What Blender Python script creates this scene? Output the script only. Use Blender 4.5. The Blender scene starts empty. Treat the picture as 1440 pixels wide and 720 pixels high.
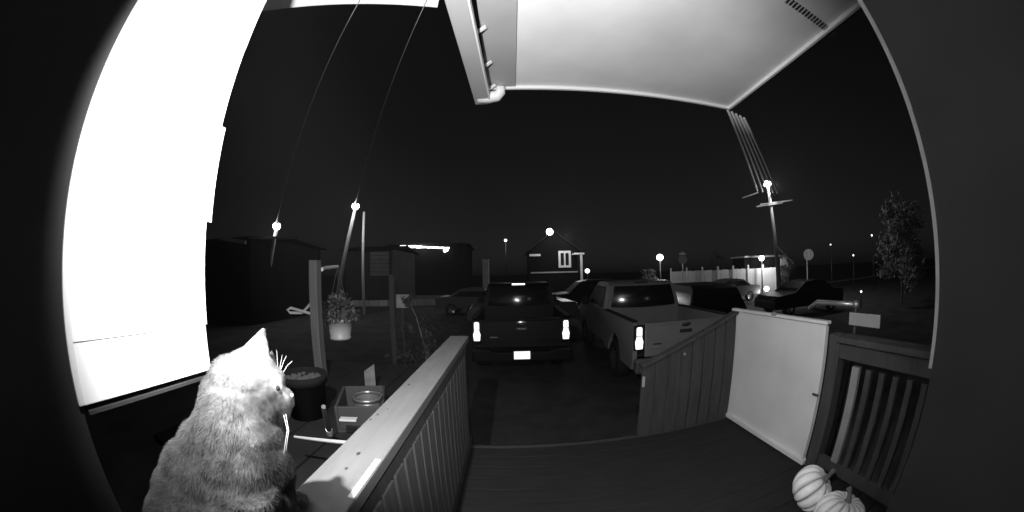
import bpy, bmesh, math, random
import numpy as np
from mathutils import Vector, Matrix
random.seed(5)
R = math.radians
SC = bpy.context.scene
COL = SC.collection

# ------------------------------------------------------------------ camera
# a wall-mounted wide-angle camera: equidistant fisheye, 8.109 photo pixels per degree
CAMZ = 2.2
PITCH, ROLL, YAW, KPX = 2.96, -1.09, -0.1, 8.109
RM = Matrix.Rotation(R(YAW), 3, 'Z') @ Matrix.Rotation(R(PITCH), 3, 'X') @ Matrix.Rotation(R(-ROLL), 3, 'Y')
cd = bpy.data.cameras.new('doorbell_camera')
cam = bpy.data.objects.new('doorbell_camera', cd)
COL.objects.link(cam)
right, fwd, up = RM @ Vector((1, 0, 0)), RM @ Vector((0, 1, 0)), RM @ Vector((0, 0, 1))
m = Matrix.Identity(4)
for i in range(3):
    m[i][0], m[i][1], m[i][2] = right[i], up[i], -fwd[i]
m[2][3] = CAMZ
cam.matrix_world = m
cd.type = 'PANO'
cd.sensor_fit = 'HORIZONTAL'
cd.sensor_width = 36
cd.clip_start = .01
cd.clip_end = 2000
K1 = -R(1440 / 36 / KPX)
for holder in (cd, getattr(cd, 'cycles', None)):
    try:
        holder.panorama_type = 'FISHEYE_LENS_POLYNOMIAL'
        holder.fisheye_fov = R(300)
        holder.fisheye_polynomial_k0 = 0
        holder.fisheye_polynomial_k1 = K1
        holder.fisheye_polynomial_k2 = 0
        holder.fisheye_polynomial_k3 = 0
        holder.fisheye_polynomial_k4 = 0
    except Exception as e:
        print('camera', holder, e)
SC.camera = cam

# ------------------------------------------------------------------ world, sun (moon), exposure
W = bpy.data.worlds.new('World')
SC.world = W
W.use_nodes = True
nt = W.node_tree
bg = nt.nodes['Background']
sky = nt.nodes.new('ShaderNodeTexSky')
sky.sky_type = 'NISHITA'
sky.sun_disc = False
SUN_EL, SUN_ROT = R(9), R(200)
sky.sun_elevation = SUN_EL
sky.sun_rotation = SUN_ROT
bw = nt.nodes.new('ShaderNodeRGBToBW')
nt.links.new(sky.outputs[0], bw.inputs[0])
nt.links.new(bw.outputs[0], bg.inputs[0])
bg.inputs[1].default_value = .0019
sl = bpy.data.lights.new('moon', 'SUN')
sl.energy = .004
sl.angle = R(.5)
so = bpy.data.objects.new('moon', sl)
COL.objects.link(so)
so.rotation_euler = (R(81), 0, R(20))
SC.view_settings.view_transform = 'Standard'
SC.view_settings.look = 'None'
SC.view_settings.gamma = 1
SC.view_settings.exposure = 0
SC.render.engine = 'CYCLES'
SC.cycles.use_denoising = True
SC.cycles.max_bounces = 6
SC.cycles.sample_clamp_indirect = 3
SC.cycles.sample_clamp_direct = 12
SC.cycles.volume_bounces = 0

# night lamp on the house front, up and left of the lens
il = bpy.data.lights.new('porch_night_lamp', 'SPOT')
il.color = (1, 1, 1)
il.energy = 190
il.spot_size = R(172)
il.spot_blend = .48
il.shadow_soft_size = .012
io = bpy.data.objects.new('porch_night_lamp', il)
COL.objects.link(io)
io.location = (-.30, .10, CAMZ + .42)
io.rotation_euler = (R(90 - 5), 0, R(3))

# infrared lamp of the doorbell beside the lens, a forward beam
dl = bpy.data.lights.new('doorbell_infrared_lamp', 'SPOT')
dl.energy = 90
dl.spot_size = R(62)
dl.spot_blend = 1.0
dl.shadow_soft_size = .01
do = bpy.data.objects.new('doorbell_infrared_lamp', dl)
COL.objects.link(do)
do.location = (-.03, .02, CAMZ + .03)
do.rotation_euler = (R(90 - 17), 0, R(14))

# ------------------------------------------------------------------ pixel rays (positions measured from the photograph)
def ray(px, py):
    dx, dy = px - 720, py - 360
    r = math.hypot(dx, dy)
    th = R(r / KPX)
    if r < 1e-9:
        return RM @ Vector((0, 1, 0))
    return RM @ Vector((math.sin(th) * dx / r, math.cos(th), -math.sin(th) * dy / r))


def P(px, py, x=None, y=None, z=None, d=None):
    v = ray(px, py)
    if x is not None:
        s = x / v.x
    elif y is not None:
        s = y / v.y
    elif z is not None:
        s = (z - CAMZ) / v.z
    else:
        s = d
    return Vector((v.x * s, v.y * s, CAMZ + v.z * s))


# ------------------------------------------------------------------ materials (everything is grey: an infrared picture)
MATS = {}


def mat(name, v, rough=.7, var=.25, scale=6, bump=.0, metal=0, spec=.5, emit=0, stretch=None, ior=None, detail=5):
    if name in MATS:
        return MATS[name]
    M = bpy.data.materials.new(name)
    M.use_nodes = True
    t = M.node_tree
    b = t.nodes['Principled BSDF']
    b.inputs['Roughness'].default_value = rough
    b.inputs['Metallic'].default_value = metal
    b.inputs['Specular IOR Level'].default_value = spec
    if ior:
        b.inputs['IOR'].default_value = ior
    tc = t.nodes.new('ShaderNodeTexCoord')
    mp = t.nodes.new('ShaderNodeMapping')
    mp.inputs['Scale'].default_value = stretch or (1, 1, 1)
    t.links.new(tc.outputs['Object'], mp.inputs['Vector'])
    n = t.nodes.new('ShaderNodeTexNoise')
    n.inputs['Scale'].default_value = scale
    n.inputs['Detail'].default_value = detail
    t.links.new(mp.outputs[0], n.inputs['Vector'])
    mr = t.nodes.new('ShaderNodeMapRange')
    mr.inputs['From Min'].default_value = .25
    mr.inputs['From Max'].default_value = .75
    mr.inputs['To Min'].default_value = v * (1 - var)
    mr.inputs['To Max'].default_value = min(.95, v * (1 + var))
    t.links.new(n.outputs['Fac'], mr.inputs['Value'])
    t.links.new(mr.outputs[0], b.inputs['Base Color'])
    if bump:
        bp = t.nodes.new('ShaderNodeBump')
        bp.inputs['Strength'].default_value = bump
        bp.inputs['Distance'].default_value = .01
        t.links.new(n.outputs['Fac'], bp.inputs['Height'])
        t.links.new(bp.outputs[0], b.inputs['Normal'])
    if emit:
        b.inputs['Emission Color'].default_value = (1, 1, 1, 1)
        b.inputs['Emission Strength'].default_value = emit
    MATS[name] = M
    return M


dark_paint_b = mat('dark_bumper', .005, .6, .1, 4, spec=.2)
white = mat('white_paint', .8, .5, .05, 3)
ceil_m = mat('ceiling_paint', .86, .6, .1, 2.5, bump=.15)
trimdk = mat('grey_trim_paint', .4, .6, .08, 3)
wood_cap = mat('weathered_wood', .12, .85, .12, 5, spec=.15, bump=.12, stretch=(9, 1.2, 3))
wood_dk = mat('dark_stained_wood', .035, .8, .35, 5, bump=.3, stretch=(6, 6, .8))
deck_m = mat('deck_stain', .02, .9, .25, 4, spec=.12, bump=.3, stretch=(.8, 9, 9))
rail_wood = mat('grey_rail_wood', .075, .8, .3, 5, bump=.3, stretch=(8, 8, .8))
wood_post = mat('post_wood', .036, .8, .3, 5, bump=.3, stretch=(8, 8, .8))
gate_m = mat('gate_paint', .58, .6, .13, 2.2)
metal_dk = mat('dark_metal', .05, .4, .2, 8, metal=.3)
metal_lt = mat('bright_metal', .4, .35, .1, 8, metal=.6)
border_m = mat('jamb_paint', .035, .9, .15, 3, spec=.05)
stair_m = mat('stair_stain', .009, .9, .3, 5, spec=.06)
ground_m = mat('gravel_ground', .07, .95, .5, 1.2, bump=.6, detail=10)
drive_m = mat('driveway_gravel', .045, .95, .5, 2.5, bump=.6, detail=10)
road_m = mat('asphalt', .06, .85, .3, 3, bump=.2, detail=8)
foliage_m = mat('leaf', .12, .6, .5, 3)
spruce_m = mat('needle', .012, .7, .5, 1)
bark_m = mat('bark', .12, .9, .3, 8, bump=.4, stretch=(4, 4, 1))
pot_m = mat('pot_plastic', .22, .5, .2, 4)
tyre_m = mat('rubber', .02, .85, .2, 8)
chrome_m = mat('chrome', .55, .25, .05, 5, metal=.9)
plate_m = mat('plate_paint', .85, .5, .02, 5)
glass_m = mat('dark_glass', .012, .16, .05, 4, spec=.9, ior=1.7)
pole_m = mat('pole_wood', .3, .85, .25, 3, bump=.3, stretch=(5, 5, .5))
galv_m = mat('galvanised_steel', .45, .5, .15, 6, metal=.3)
conc_m = mat('concrete', .4, .85, .2, 1.5, bump=.2)
house_m = mat('house_siding', .28, .75, .15, 1.5)
housedk_m = mat('dark_siding', .009, .9, .2, 1.5, spec=.05)
roof_m = mat('roof_shingle', .02, .95, .3, 2, spec=.05)
lamp_m = mat('lamp_glass', .8, .4, 0, 1, emit=14)
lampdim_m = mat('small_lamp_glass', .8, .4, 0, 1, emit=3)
strip_m = mat('light_strip', .8, .4, 0, 1, emit=5)
tail_m = mat('tail_lamp', .8, .4, 0, 1, emit=1.5)  # glow stands in for infrared thrown back by the tail light reflectors
soil_m = mat('soil', .025, .95, .5, 20, bump=.6)
pump_m = mat('pumpkin_skin', .9, .5, .12, 8)
stem_m = mat('pumpkin_stem', .1, .8, .3, 20)


# ------------------------------------------------------------------ mesh helpers
class MB:
    def __init__(s):
        s.v, s.f = [], []

    def add(s, vs, fs):
        o = len(s.v)
        s.v += [tuple(v) for v in vs]
        s.f += [tuple(o + i for i in f) for f in fs]
        return s

    def box(s, c, size, rz=0, rx=0, ry=0, M=None):
        hx, hy, hz = size[0] / 2, size[1] / 2, size[2] / 2
        m = M or (Matrix.Rotation(rz, 3, 'Z') @ Matrix.Rotation(ry, 3, 'Y') @ Matrix.Rotation(rx, 3, 'X'))
        vs = [Vector(c) + m @ Vector((x, y, z)) for z in (-hz, hz) for y in (-hy, hy) for x in (-hx, hx)]
        return s.add(vs, [(0, 2, 3, 1), (4, 5, 7, 6), (0, 1, 5, 4), (2, 6, 7, 3), (0, 4, 6, 2), (1, 3, 7, 5)])

    def bar(s, a, b, w, h, upv=(0, 0, 1)):
        a, b = Vector(a), Vector(b)
        d = (b - a)
        L = d.length
        d.normalize()
        u = Vector(upv)
        x = d.cross(u)
        if x.length < 1e-4:
            x = d.cross(Vector((1, 0, 0)))
        x.normalize()
        u = x.cross(d)
        M = Matrix((x, d, u)).transposed()
        return s.box((a + b) / 2, (w, L, h), M=M)

    def tube(s, path, rad, seg=8, cap=True):
        path = [Vector(p) for p in path]
        if not hasattr(rad, '__len__'):
            rad = [rad] * len(path)
        vs, fs = [], []
        d0 = (path[1] - path[0]).normalized()
        x = d0.orthogonal().normalized()
        for i, p in enumerate(path):
            a = path[max(0, i - 1)]
            b = path[min(len(path) - 1, i + 1)]
            d = (b - a).normalized()
            x = (x - d * x.dot(d)).normalized()
            y = d.cross(x)
            for k in range(seg):
                t = 2 * math.pi * k / seg
                vs.append(p + (x * math.cos(t) + y * math.sin(t)) * rad[i])
        for i in range(len(path) - 1):
            for k in range(seg):
                k2 = (k + 1) % seg
                fs.append((i * seg + k, i * seg + k2, (i + 1) * seg + k2, (i + 1) * seg + k))
        if cap:
            fs.append(tuple(range(seg))[::-1])
            fs.append(tuple((len(path) - 1) * seg + k for k in range(seg)))
        return s.add(vs, fs)

    def lathe(s, prof, seg=16, c=(0, 0, 0), axis='Z'):
        vs, fs = [], []
        c = Vector(c)
        for r, z in prof:
            for k in range(seg):
                t = 2 * math.pi * k / seg
                if axis == 'Z':
                    v = Vector((r * math.cos(t), r * math.sin(t), z))
                elif axis == 'X':
                    v = Vector((z, r * math.cos(t), r * math.sin(t)))
                else:
                    v = Vector((r * math.sin(t), z, r * math.cos(t)))
                vs.append(c + v)
        for i in range(len(prof) - 1):
            for k in range(seg):
                k2 = (k + 1) % seg
                fs.append((i * seg + k, i * seg + k2, (i + 1) * seg + k2, (i + 1) * seg + k))
        return s.add(vs, fs)

    def ball(s, c, r, seg=12, M=None):
        if not hasattr(r, '__len__'):
            r = (r, r, r)
        rings = max(4, seg // 2)
        vs, fs = [], []
        for i in range(rings + 1):
            a = math.pi * i / rings
            for k in range(seg):
                t = 2 * math.pi * k / seg
                v = Vector((r[0] * math.sin(a) * math.cos(t), r[1] * math.sin(a) * math.sin(t), r[2] * math.cos(a)))
                if M:
                    v = M @ v
                vs.append(Vector(c) + v)
        for i in range(rings):
            for k in range(seg):
                k2 = (k + 1) % seg
                fs.append((i * seg + k, (i + 1) * seg + k, (i + 1) * seg + k2, i * seg + k2))
        return s.add(vs, fs)

    def prism(s, poly, axis, a, b):
        """poly of 2-D points, extruded along axis ('X': poly is y,z; 'Y': x,z; 'Z': x,y)"""
        def mk(p, t):
            return {'X': (t, p[0], p[1]), 'Y': (p[0], t, p[1]), 'Z': (p[0], p[1], t)}[axis]
        n = len(poly)
        vs = [mk(p, a) for p in poly] + [mk(p, b) for p in poly]
        fs = [tuple(range(n)), tuple(range(2 * n - 1, n - 1, -1))]
        fs += [(i, (i + 1) % n, n + (i + 1) % n, n + i) for i in range(n)]
        return s.add(vs, fs)

    def build(s, name, m, parent=None, bevel=0, smooth=False, origin=None):
        me = bpy.data.meshes.new(name)
        vs = s.v
        if origin is not None:
            o = Vector(origin)
            vs = [tuple(Vector(v) - o) for v in vs]
        me.from_pydata(vs, [], s.f)
        bm = bmesh.new()
        bm.from_mesh(me)
        bmesh.ops.remove_doubles(bm, verts=bm.verts, dist=1e-6)
        bmesh.ops.recalc_face_normals(bm, faces=bm.faces)
        bm.to_mesh(me)
        bm.free()
        me.materials.append(m)
        if smooth:
            me.shade_smooth()
        ob = bpy.data.objects.new(name, me)
        COL.objects.link(ob)
        if origin is not None:
            ob.location = origin
        if parent is not None:
            ob.parent = parent
        if bevel:
            bv = ob.modifiers.new('edge', 'BEVEL')
            bv.width = bevel
            bv.segments = 2
            bv.limit_method = 'ANGLE'
        return ob


def tag(o, label, cat, group=None):
    o['label'] = label
    o['category'] = cat
    if group:
        o['group'] = group
    return o


def thing(name, label, cat, loc=(0, 0, 0), rz=0, group=None):
    o = bpy.data.objects.new(name, None)
    o.empty_display_size = .1
    COL.objects.link(o)
    o.location = loc
    o.rotation_euler = (0, 0, rz)
    return tag(o, label, cat, group)


def structure(o):
    o['kind'] = 'structure'
    return o


def box(name, c, size, m, parent=None, bevel=0, rz=0, rx=0, ry=0):
    return MB().box(c, size, rz, rx, ry).build(name, m, parent, bevel)


def point_light(parent, loc, watt, radius=.12):
    l = bpy.data.lights.new('lamp_light', 'POINT')
    l.energy = watt
    l.shadow_soft_size = radius
    o = bpy.data.objects.new('lamp_light', l)
    COL.objects.link(o)
    o.location = loc
    o.parent = parent
    return o


DECK = .85
A = .62          # distance of the white side wall from the lens
# ------------------------------------------------------------------ ground, driveway, street
g = MB().add([(-250, -40, 0), (250, -40, 0), (250, 400, 0), (-250, 400, 0)], [(0, 1, 2, 3)]).build('ground', ground_m)
structure(g)
d = MB().add([(-1.6, 2.6, .006), (8, 2.6, .006), (9, 15.6, .006), (-2.2, 15.6, .006)], [(0, 1, 2, 3)]).build('driveway', drive_m)
structure(d)
s_ = MB().add([(-120, 15.6, .012), (120, 15.6, .012), (120, 22.6, .012), (-120, 22.6, .012)], [(0, 1, 2, 3)]).build('street', road_m)
structure(s_)
k_ = MB().box((0, 22.75, .06), (240, .3, .14)).build('kerb', conc_m)
structure(k_)

# ------------------------------------------------------------------ deck with boards
deck = thing('deck', 'dark stained timber porch deck with boards running along the house', 'deck', (0, 0, DECK))
yb = -.45
while yb < 2.30:
    wv = .138
    box('board', (.735 + random.uniform(-.004, .004), yb + wv / 2, -.015 + random.uniform(-.002, .0)), (2.49, wv - .004, .03), deck_m, deck, bevel=.004)
    yb += wv
fj = box('rim_joist', (.735, 2.335, -.13), (2.48, .035, .26), wood_dk, deck)
box('skirt', (-.49, .95, -.45), (.03, 2.7, .8), wood_dk, deck)
st = thing('front_steps', 'dark timber steps going down from the deck to the driveway', 'steps', (.36, 2.37, 0))
for i in range(4):
    box('tread', (0, .15 + .27 * i, DECK - .17 * (i + 1) - .015), (1.24, .29, .03), stair_m, st, bevel=.004)
for sx in (-.62, .62):
    MB().prism([(0.0, .0), (1.12, .0), (1.12, .1), (0.02, DECK - .06)], 'X', sx - .02, sx + .02).build('stringer', stair_m, st)

# ------------------------------------------------------------------ house: back wall, added lens border panels, white side wall, eave, porch roof
hw = thing('house_wall', 'dark front wall of the house at the back of the door recess', 'house wall', (0, -.2, 0))
box('wall', (.15, -.05, 2.2), (1.62, .08, 4.4), border_m, hw)
YL, YR, XR = .227 * A, .9 * .287, .9
jl = box('door_jamb', (-A - .02, YL / 2 - .13, 2.2), (.04, YL + .26 - .004, 4.4), border_m)  # added panels take the place of the dark camera housing rim
tag(jl, 'tall dark door jamb beside the bright white side wall', 'door jamb', 'door recess jambs')
jr = box('door_jamb', (XR + .02, YR / 2 - .13, 2.2), (.04, YR + .26 - .004, 4.4), border_m)
tag(jr, 'tall dark door jamb edged by the thin white trim strip', 'door jamb', 'door recess jambs')
jt = MB().prism([(XR - .007, CAMZ + 1.95), (XR + .015, CAMZ + 1.95), (XR + .015, CAMZ - .25), (XR + .010, CAMZ - .25), (XR + .001, CAMZ + .25), (XR - .005, CAMZ + .7)], 'Y', YR - .003, YR + .011).build('trim_strip', white)  # white strip stands in for light caught on the housing rim
tag(jt, 'thin bright white trim strip up the edge of the door jamb', 'trim')

# white side wall of the bay: lap boards
bay = thing('bay_wall', 'overexposed white lap-sided wall of the bay beside the cat', 'wall', (-A, 0, 0))
seams = [CAMZ - .314 * A, CAMZ - .163 * A, CAMZ + .172 * A, CAMZ + .507 * A]
while seams[-1] < CAMZ + 2.6 * A:
    seams.append(seams[-1] + .335 * A)
for i in range(len(seams) - 1):
    z0, z1 = seams[i], seams[i + 1]
    ye = .745 * A + (.022 * A if i == 2 else 0) - (.0 if i != 0 else .004)
    # cross-section in x,z: thick butt at the bottom, thin at the top
    MB().prism([(.0, z0 - .0015), (.0035, z0 - .0015), (.0022, z1 + .0015), (.0, z1 + .0015)], 'Y', .232 * A, ye).build('siding_board', white, bay, .001)
box('wall_core', (-.46, .232 * A + .515 * A / 2, (seams[0] + seams[-1]) / 2 + .01), (.9, .512 * A, seams[-1] - seams[0] - .03), white, bay)
box('underside_flashing', (-.05, .232 * A + .515 * A / 2, seams[0] - .014), (.11, .5 * A, .006), metal_dk, bay)
ct = box('corner_trim', (-.002, .222 * A, CAMZ + .6), (.02, .0125, 1.59), white, bay, .002)

ev = thing('house_eave', 'white boxed eave of the house at the top edge', 'eave', (0, 0, 0))
ZC = CAMZ + 1.36
e1, e2 = P(400, 0, z=ZC), P(645, 2, z=ZC)
box('soffit', ((e1.x + e2.x) / 2, (e1.y + e2.y) / 2 - .5 + .1, ZC + .02), (abs(e2.x - e1.x) + .1, .9, .03), white, ev,
    rz=math.atan2(e2.y - e1.y, e2.x - e1.x))

pr = thing('porch_roof', 'white porch ceiling panel with bright edge trim overhead', 'porch roof', (0, 0, ZC))
xl, xr, yf = -.15, 1.88, 2.135
xs = -.15 + .205
box('ceiling_panel', ((xs + xr) / 2, yf / 2 - .12, .012), (xr - xs, yf + .24, .024), ceil_m, pr)
box('side_board', ((xl + xs) / 2 - .001, yf / 2 - .12, .006), (xs - xl, yf + .238, .03), trimdk, pr, .003)  # grey board puts the shadow strip at the ceiling's left into colour
box('front_trim', ((xl + xr) / 2, yf + .012, .0), (xr - xl + .04, .022, .05), white, pr, .003)
box('side_trim', (xr + .014, yf / 2 - .12, .0), (.026, yf + .26, .05), white, pr, .003)
box('roof_deck', ((xl + xr) / 2, yf / 2 - .12, .12), (xr - xl + .02, yf + .22, .18), housedk_m, pr)
# soffit vent: a row of dark louvre slots
v0, v1 = P(1108, 0, z=ZC), P(1172, 48, z=ZC)
for i in range(17):
    t = i / 16
    c = v0.lerp(v1, t) + (v1 - v0) * .0
    box('vent_slot', (c.x, c.y, -.003), (.05, .011, .006), metal_dk, pr, rz=math.atan2(v1.y - v0.y, v1.x - v0.x) + 1.45)

# gutter running out past the porch roof
gt = thing('roof_gutter', 'pale gutter beside the porch ceiling with a rounded outlet end', 'gutter', (0, 0, CAMZ))
zg = 1.24
ga, gb = P(624, 0, z=CAMZ + zg), P(668, 147, z=CAMZ + zg)
gc, gd = P(657, 0, z=CAMZ + zg), P(689, 147, z=CAMZ + zg)
d_ = (gb - ga)
m0 = (ga + gc) / 2 - d_ * .8
m1 = (gb + gd) / 2
wg = ((gc - ga).length * .5 + (gd - gb).length * .5) * .8
gx0, gx1 = min(ga.x, gb.x), gd.x
MB().bar((m0.x, m0.y, zg + .045), (m1.x, m1.y, zg + .045), .105, .09).build('trough', trimdk, gt, .006)
lip = MB()
lip.bar((m0.x + .058, m0.y, zg + .02), (m1.x + .058, m1.y - .02, zg + .02), .012, .05).build('inner_lip', white, gt, .003)
oc = P(697, 138, z=CAMZ + zg + .02)
o_ = MB()
pts = [(m1.x - .03, m1.y - .055, zg + .03), (m1.x + .05, m1.y - .055, zg + .03), (m1.x + .11, m1.y - .06, zg + .035), (m1.x + .135, m1.y - .075, zg + .06), (m1.x + .14, m1.y - .1, zg + .1)]
o_.tube(pts, [.042, .045, .043, .038, .03], 14)
o_.build('outlet_elbow', white, gt, smooth=True)
for t in (.45, .62, .80, .95):
    c = m0.lerp(m1, t)
    MB().bar((c.x + .05, c.y, zg + .07), (c.x + .105, c.y - .02, zg + .10), .02, .012).build('bracket', white, gt)

# ------------------------------------------------------------------ left railing
CAP = CAMZ - .43
lr = thing('deck_railing', 'long pale flat-capped railing with knotty wood, running from the cat to the far deck edge', 'railing', (0, 0, DECK), group='deck railings')
xa, xb = -.435, -.305
cap = box('cap_board', ((xa + xb) / 2, 1.16, CAP - .019 - DECK), (xb - xa, 2.18, .038), wood_cap, lr, .004)
box('rail_board', (xb - .036, 1.16, CAP - .085 - DECK), (.03, 2.14, .085), wood_dk, lr, .003)
box('bottom_rail', (xb - .03, 1.16, .12), (.034, 2.14, .08), wood_dk, lr, .003)
y = .2
while y < 2.2:
    box('baluster', (xb - .032 - .036 * 0, y, (CAP - DECK - .13 + .12) / 2 + .02), (.034, .08, CAP - DECK - .13 - .13), rail_wood, lr, .003)
    y += .096
for yy in (.12, 2.2):
    box('post', (xb - .075, yy, (CAP - DECK - .04) / 2), (.088, .088, CAP - DECK - .042), wood_dk, lr, .004)
for px, py, r in [(504, 638, .0065), (487, 659, .0042), (575, 541, .0055), (531, 583, .004), (521, 590, .0035), (545, 575, .003), (600, 517, .004)]:
    c = P(px, py, z=CAP)
    kn = MB()
    kn.lathe([(r, -.002), (r, .0008), (r * .55, .0012), (0.0001, .0006)], 10)
    k = kn.build('knot', metal_dk, lr)
    k.location = (c.x, c.y, CAP - DECK)
    k.scale = (.75, 1.35, 1)
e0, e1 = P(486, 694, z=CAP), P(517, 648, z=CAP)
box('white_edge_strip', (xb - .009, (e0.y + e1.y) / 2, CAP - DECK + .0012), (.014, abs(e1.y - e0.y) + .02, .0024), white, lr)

# ------------------------------------------------------------------ right side: front panel, gate, railing
XG = 1.89
fp = thing('stair_side_fence', 'dark board fence with sloping top right of the steps', 'fence', (0, 2.33, DECK))
pa, pb = P(903, 517, y=2.33), P(1036, 440, y=2.33)
n = 8
for i in range(n):
    x0 = pa.x + (pb.x - pa.x) * i / n
    x1 = pa.x + (pb.x - pa.x) * (i + 1) / n - (.003 if i < 3 else .014)
    z0 = pa.z + (pb.z - pa.z) * i / n - DECK
    z1 = pa.z + (pb.z - pa.z) * (i + 1) / n - DECK
    MB().prism([(x0, .0), (x1, .0), (x1, z1), (x0, z0)], 'Y', -.012, .012).build('fence_board', wood_dk, fp, .003)
MB().bar((pa.x - .01, 0, pa.z - DECK + .012), (pb.x, 0, pb.z - DECK + .012), .07, .028).build('sloping_cap', wood_dk, fp, .004)
box('back_rail', ((pa.x + pb.x) / 2, .032, .22), (pb.x - pa.x, .036, .08), stair_m, fp)
c = P(905, 537, y=2.30)
box('end_plate', (c.x, -.03, c.z - DECK), (.022, .008, .085), galv_m, fp, .002)
c = P(963, 498, y=2.31)
MB().lathe([(.0001, -.008), (.011, -.006), (.011, .0)], 12, axis='Y').build('screw_head', metal_lt, fp).location = (c.x, -.014, c.z - DECK)

q = [P(1040, 430, x=XG), P(1180, 460, x=XG), P(1113, 661, x=XG), P(1011, 600, x=XG)]
print('gate', q)
gy0, gy1 = (q[1].y + q[2].y) / 2, (q[0].y + q[3].y) / 2
gz0, gz1 = DECK + .02, (q[0].z + q[1].z) / 2
gat = thing('porch_gate', 'plain white panel gate with dark hinges at the side of the deck', 'gate', (XG, (gy0 + gy1) / 2, DECK))
gw, gh = gy1 - gy0, gz1 - DECK
box('panel', (0.012, 0, gh / 2 + .01), (.03, gw - .03, gh - .04), gate_m, gat, .002)
box('bottom_rail', (-.006, 0, .035), (.05, gw + .03, .035), gate_m, gat, .004)
box('top_rail', (-.002, 0, gh - .008), (.05, gw + .015, .02), gate_m, gat, .003)
box('hinge_stile', (-.002, gw / 2 - .012, gh / 2), (.044, .024, gh - .06), gate_m, gat, .003)
box('latch_stile', (-.002, -gw / 2 + .018, gh / 2), (.04, .022, gh - .06), gate_m, gat, .003)
for hz in (.2, .78):
    hg = box('hinge', (-.03, gw / 2 - .008, gh * hz), (.012, .03, .085), metal_dk, gat, .002)
    MB().tube([(-.038, gw / 2 + .006, gh * hz - .045), (-.038, gw / 2 + .006, gh * hz + .045)], .007, 8).build('hinge_pin', metal_dk, gat)
box('latch', (-.03, -gw / 2 + .02, gh * .53), (.014, .05, .012), metal_dk, gat, .002)
lc = P(1092, 441, x=XG)
box('top_clip', (-.03, lc.y - (gy0 + gy1) / 2, lc.z - DECK), (.012, .05, .022), metal_lt, gat, .003)

rr = thing('deck_railing', 'dark short railing between the white gate and the house, behind the pumpkins', 'railing', (XG, 0, DECK), group='deck railings')
RT = P(1190, 477, x=XG).z - DECK
box('post', (.02, gy0 - .075, (RT + .02) / 2), (.09, .09, RT + .02), wood_dk, rr, .004)
box('post', (.02, gy1 + .06, (RT + .02) / 2), (.09, .09, RT + .02), wood_dk, rr, .004)
box('top_board', (.02, gy0 - .06 - .55, RT), (.14, 1.0, .036), wood_post, rr, .004)
box('rail_board', (.0, gy0 - .06 - .55, RT - .07), (.03, .98, .09), wood_dk, rr, .003)
box('bottom_rail', (.02, gy0 - .06 - .55, .1), (.036, .98, .08), wood_dk, rr, .003)
b0 = P(1203, 515, x=XG).y
for i in range(9):
    yy = b0 - .1 * i
    o = box('baluster', (.02, yy, RT / 2 - .02), (.034, .056 if i == 0 else .04, RT - .26), pot_m if i == 0 else (wood_post if i in (1, 4) else wood_dk), rr, .003)
    if i == 0:
        o['label'] = 'pale painted baluster'

# white box on the right rail, bent pipe beyond it
wb0, wb1 = P(1195, 439, x=XG + .02), P(1237, 462, x=XG + .02)
wb = MB().box(((0, 0, 0)), (.012, abs(wb0.y - wb1.y), abs(wb0.z - wb1.z)))
wb = wb.build('notice_board', mat('notice_paint', .25, .5, .1, 5), None, .003)
wb.location = ((wb0 + wb1) / 2)
tag(wb, 'small plain pale board standing on the dark railing beside the gate', 'board')
pp = [P(1138, 434, x=2.6), P(1149, 425, x=2.6), P(1170, 426, x=2.6), P(1204, 428, x=2.6)]
pipe = thing('bent_handrail', 'bright metal pipe handrail with a bent end above the gate', 'handrail', (pp[3].x, pp[3].y, 0))
o = pipe.location
MB().tube([Vector(p) - o for p in pp], .022, 10).build('pipe', metal_lt, pipe, smooth=True)
MB().tube([Vector((0, 0, 0)), Vector((0, 0, pp[3].z + .02))], .02, 8).build('upright', metal_dk, pipe)
MB().ball((0, 0, pp[3].z), .035, 10).build('pipe_joint', metal_lt, pipe, smooth=True)


# ------------------------------------------------------------------ pumpkins
pm_t = pump_m.node_tree
gat_ = pm_t.nodes.new('ShaderNodeAttribute')
gat_.attribute_name = 'groove'
mul_ = pm_t.nodes.new('ShaderNodeMath')
mul_.operation = 'MULTIPLY'
src_ = pm_t.nodes['Principled BSDF'].inputs['Base Color'].links[0].from_socket
pm_t.links.new(src_, mul_.inputs[0])
pm_t.links.new(gat_.outputs['Fac'], mul_.inputs[1])
pm_t.links.new(mul_.outputs[0], pm_t.nodes['Principled BSDF'].inputs['Base Color'])


def skin_grooves(b, ribs):
    """darker skin along the grooves between the ribs"""
    me = b.data
    a = me.attributes.new('groove', 'FLOAT', 'POINT')
    for i, v in enumerate(me.vertices):
        ph = math.atan2(v.co.y, v.co.x)
        rib = abs(math.sin(ph * ribs / 2))
        a.data[i].value = 1.0 - .85 * (1 - rib) ** 3


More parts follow.
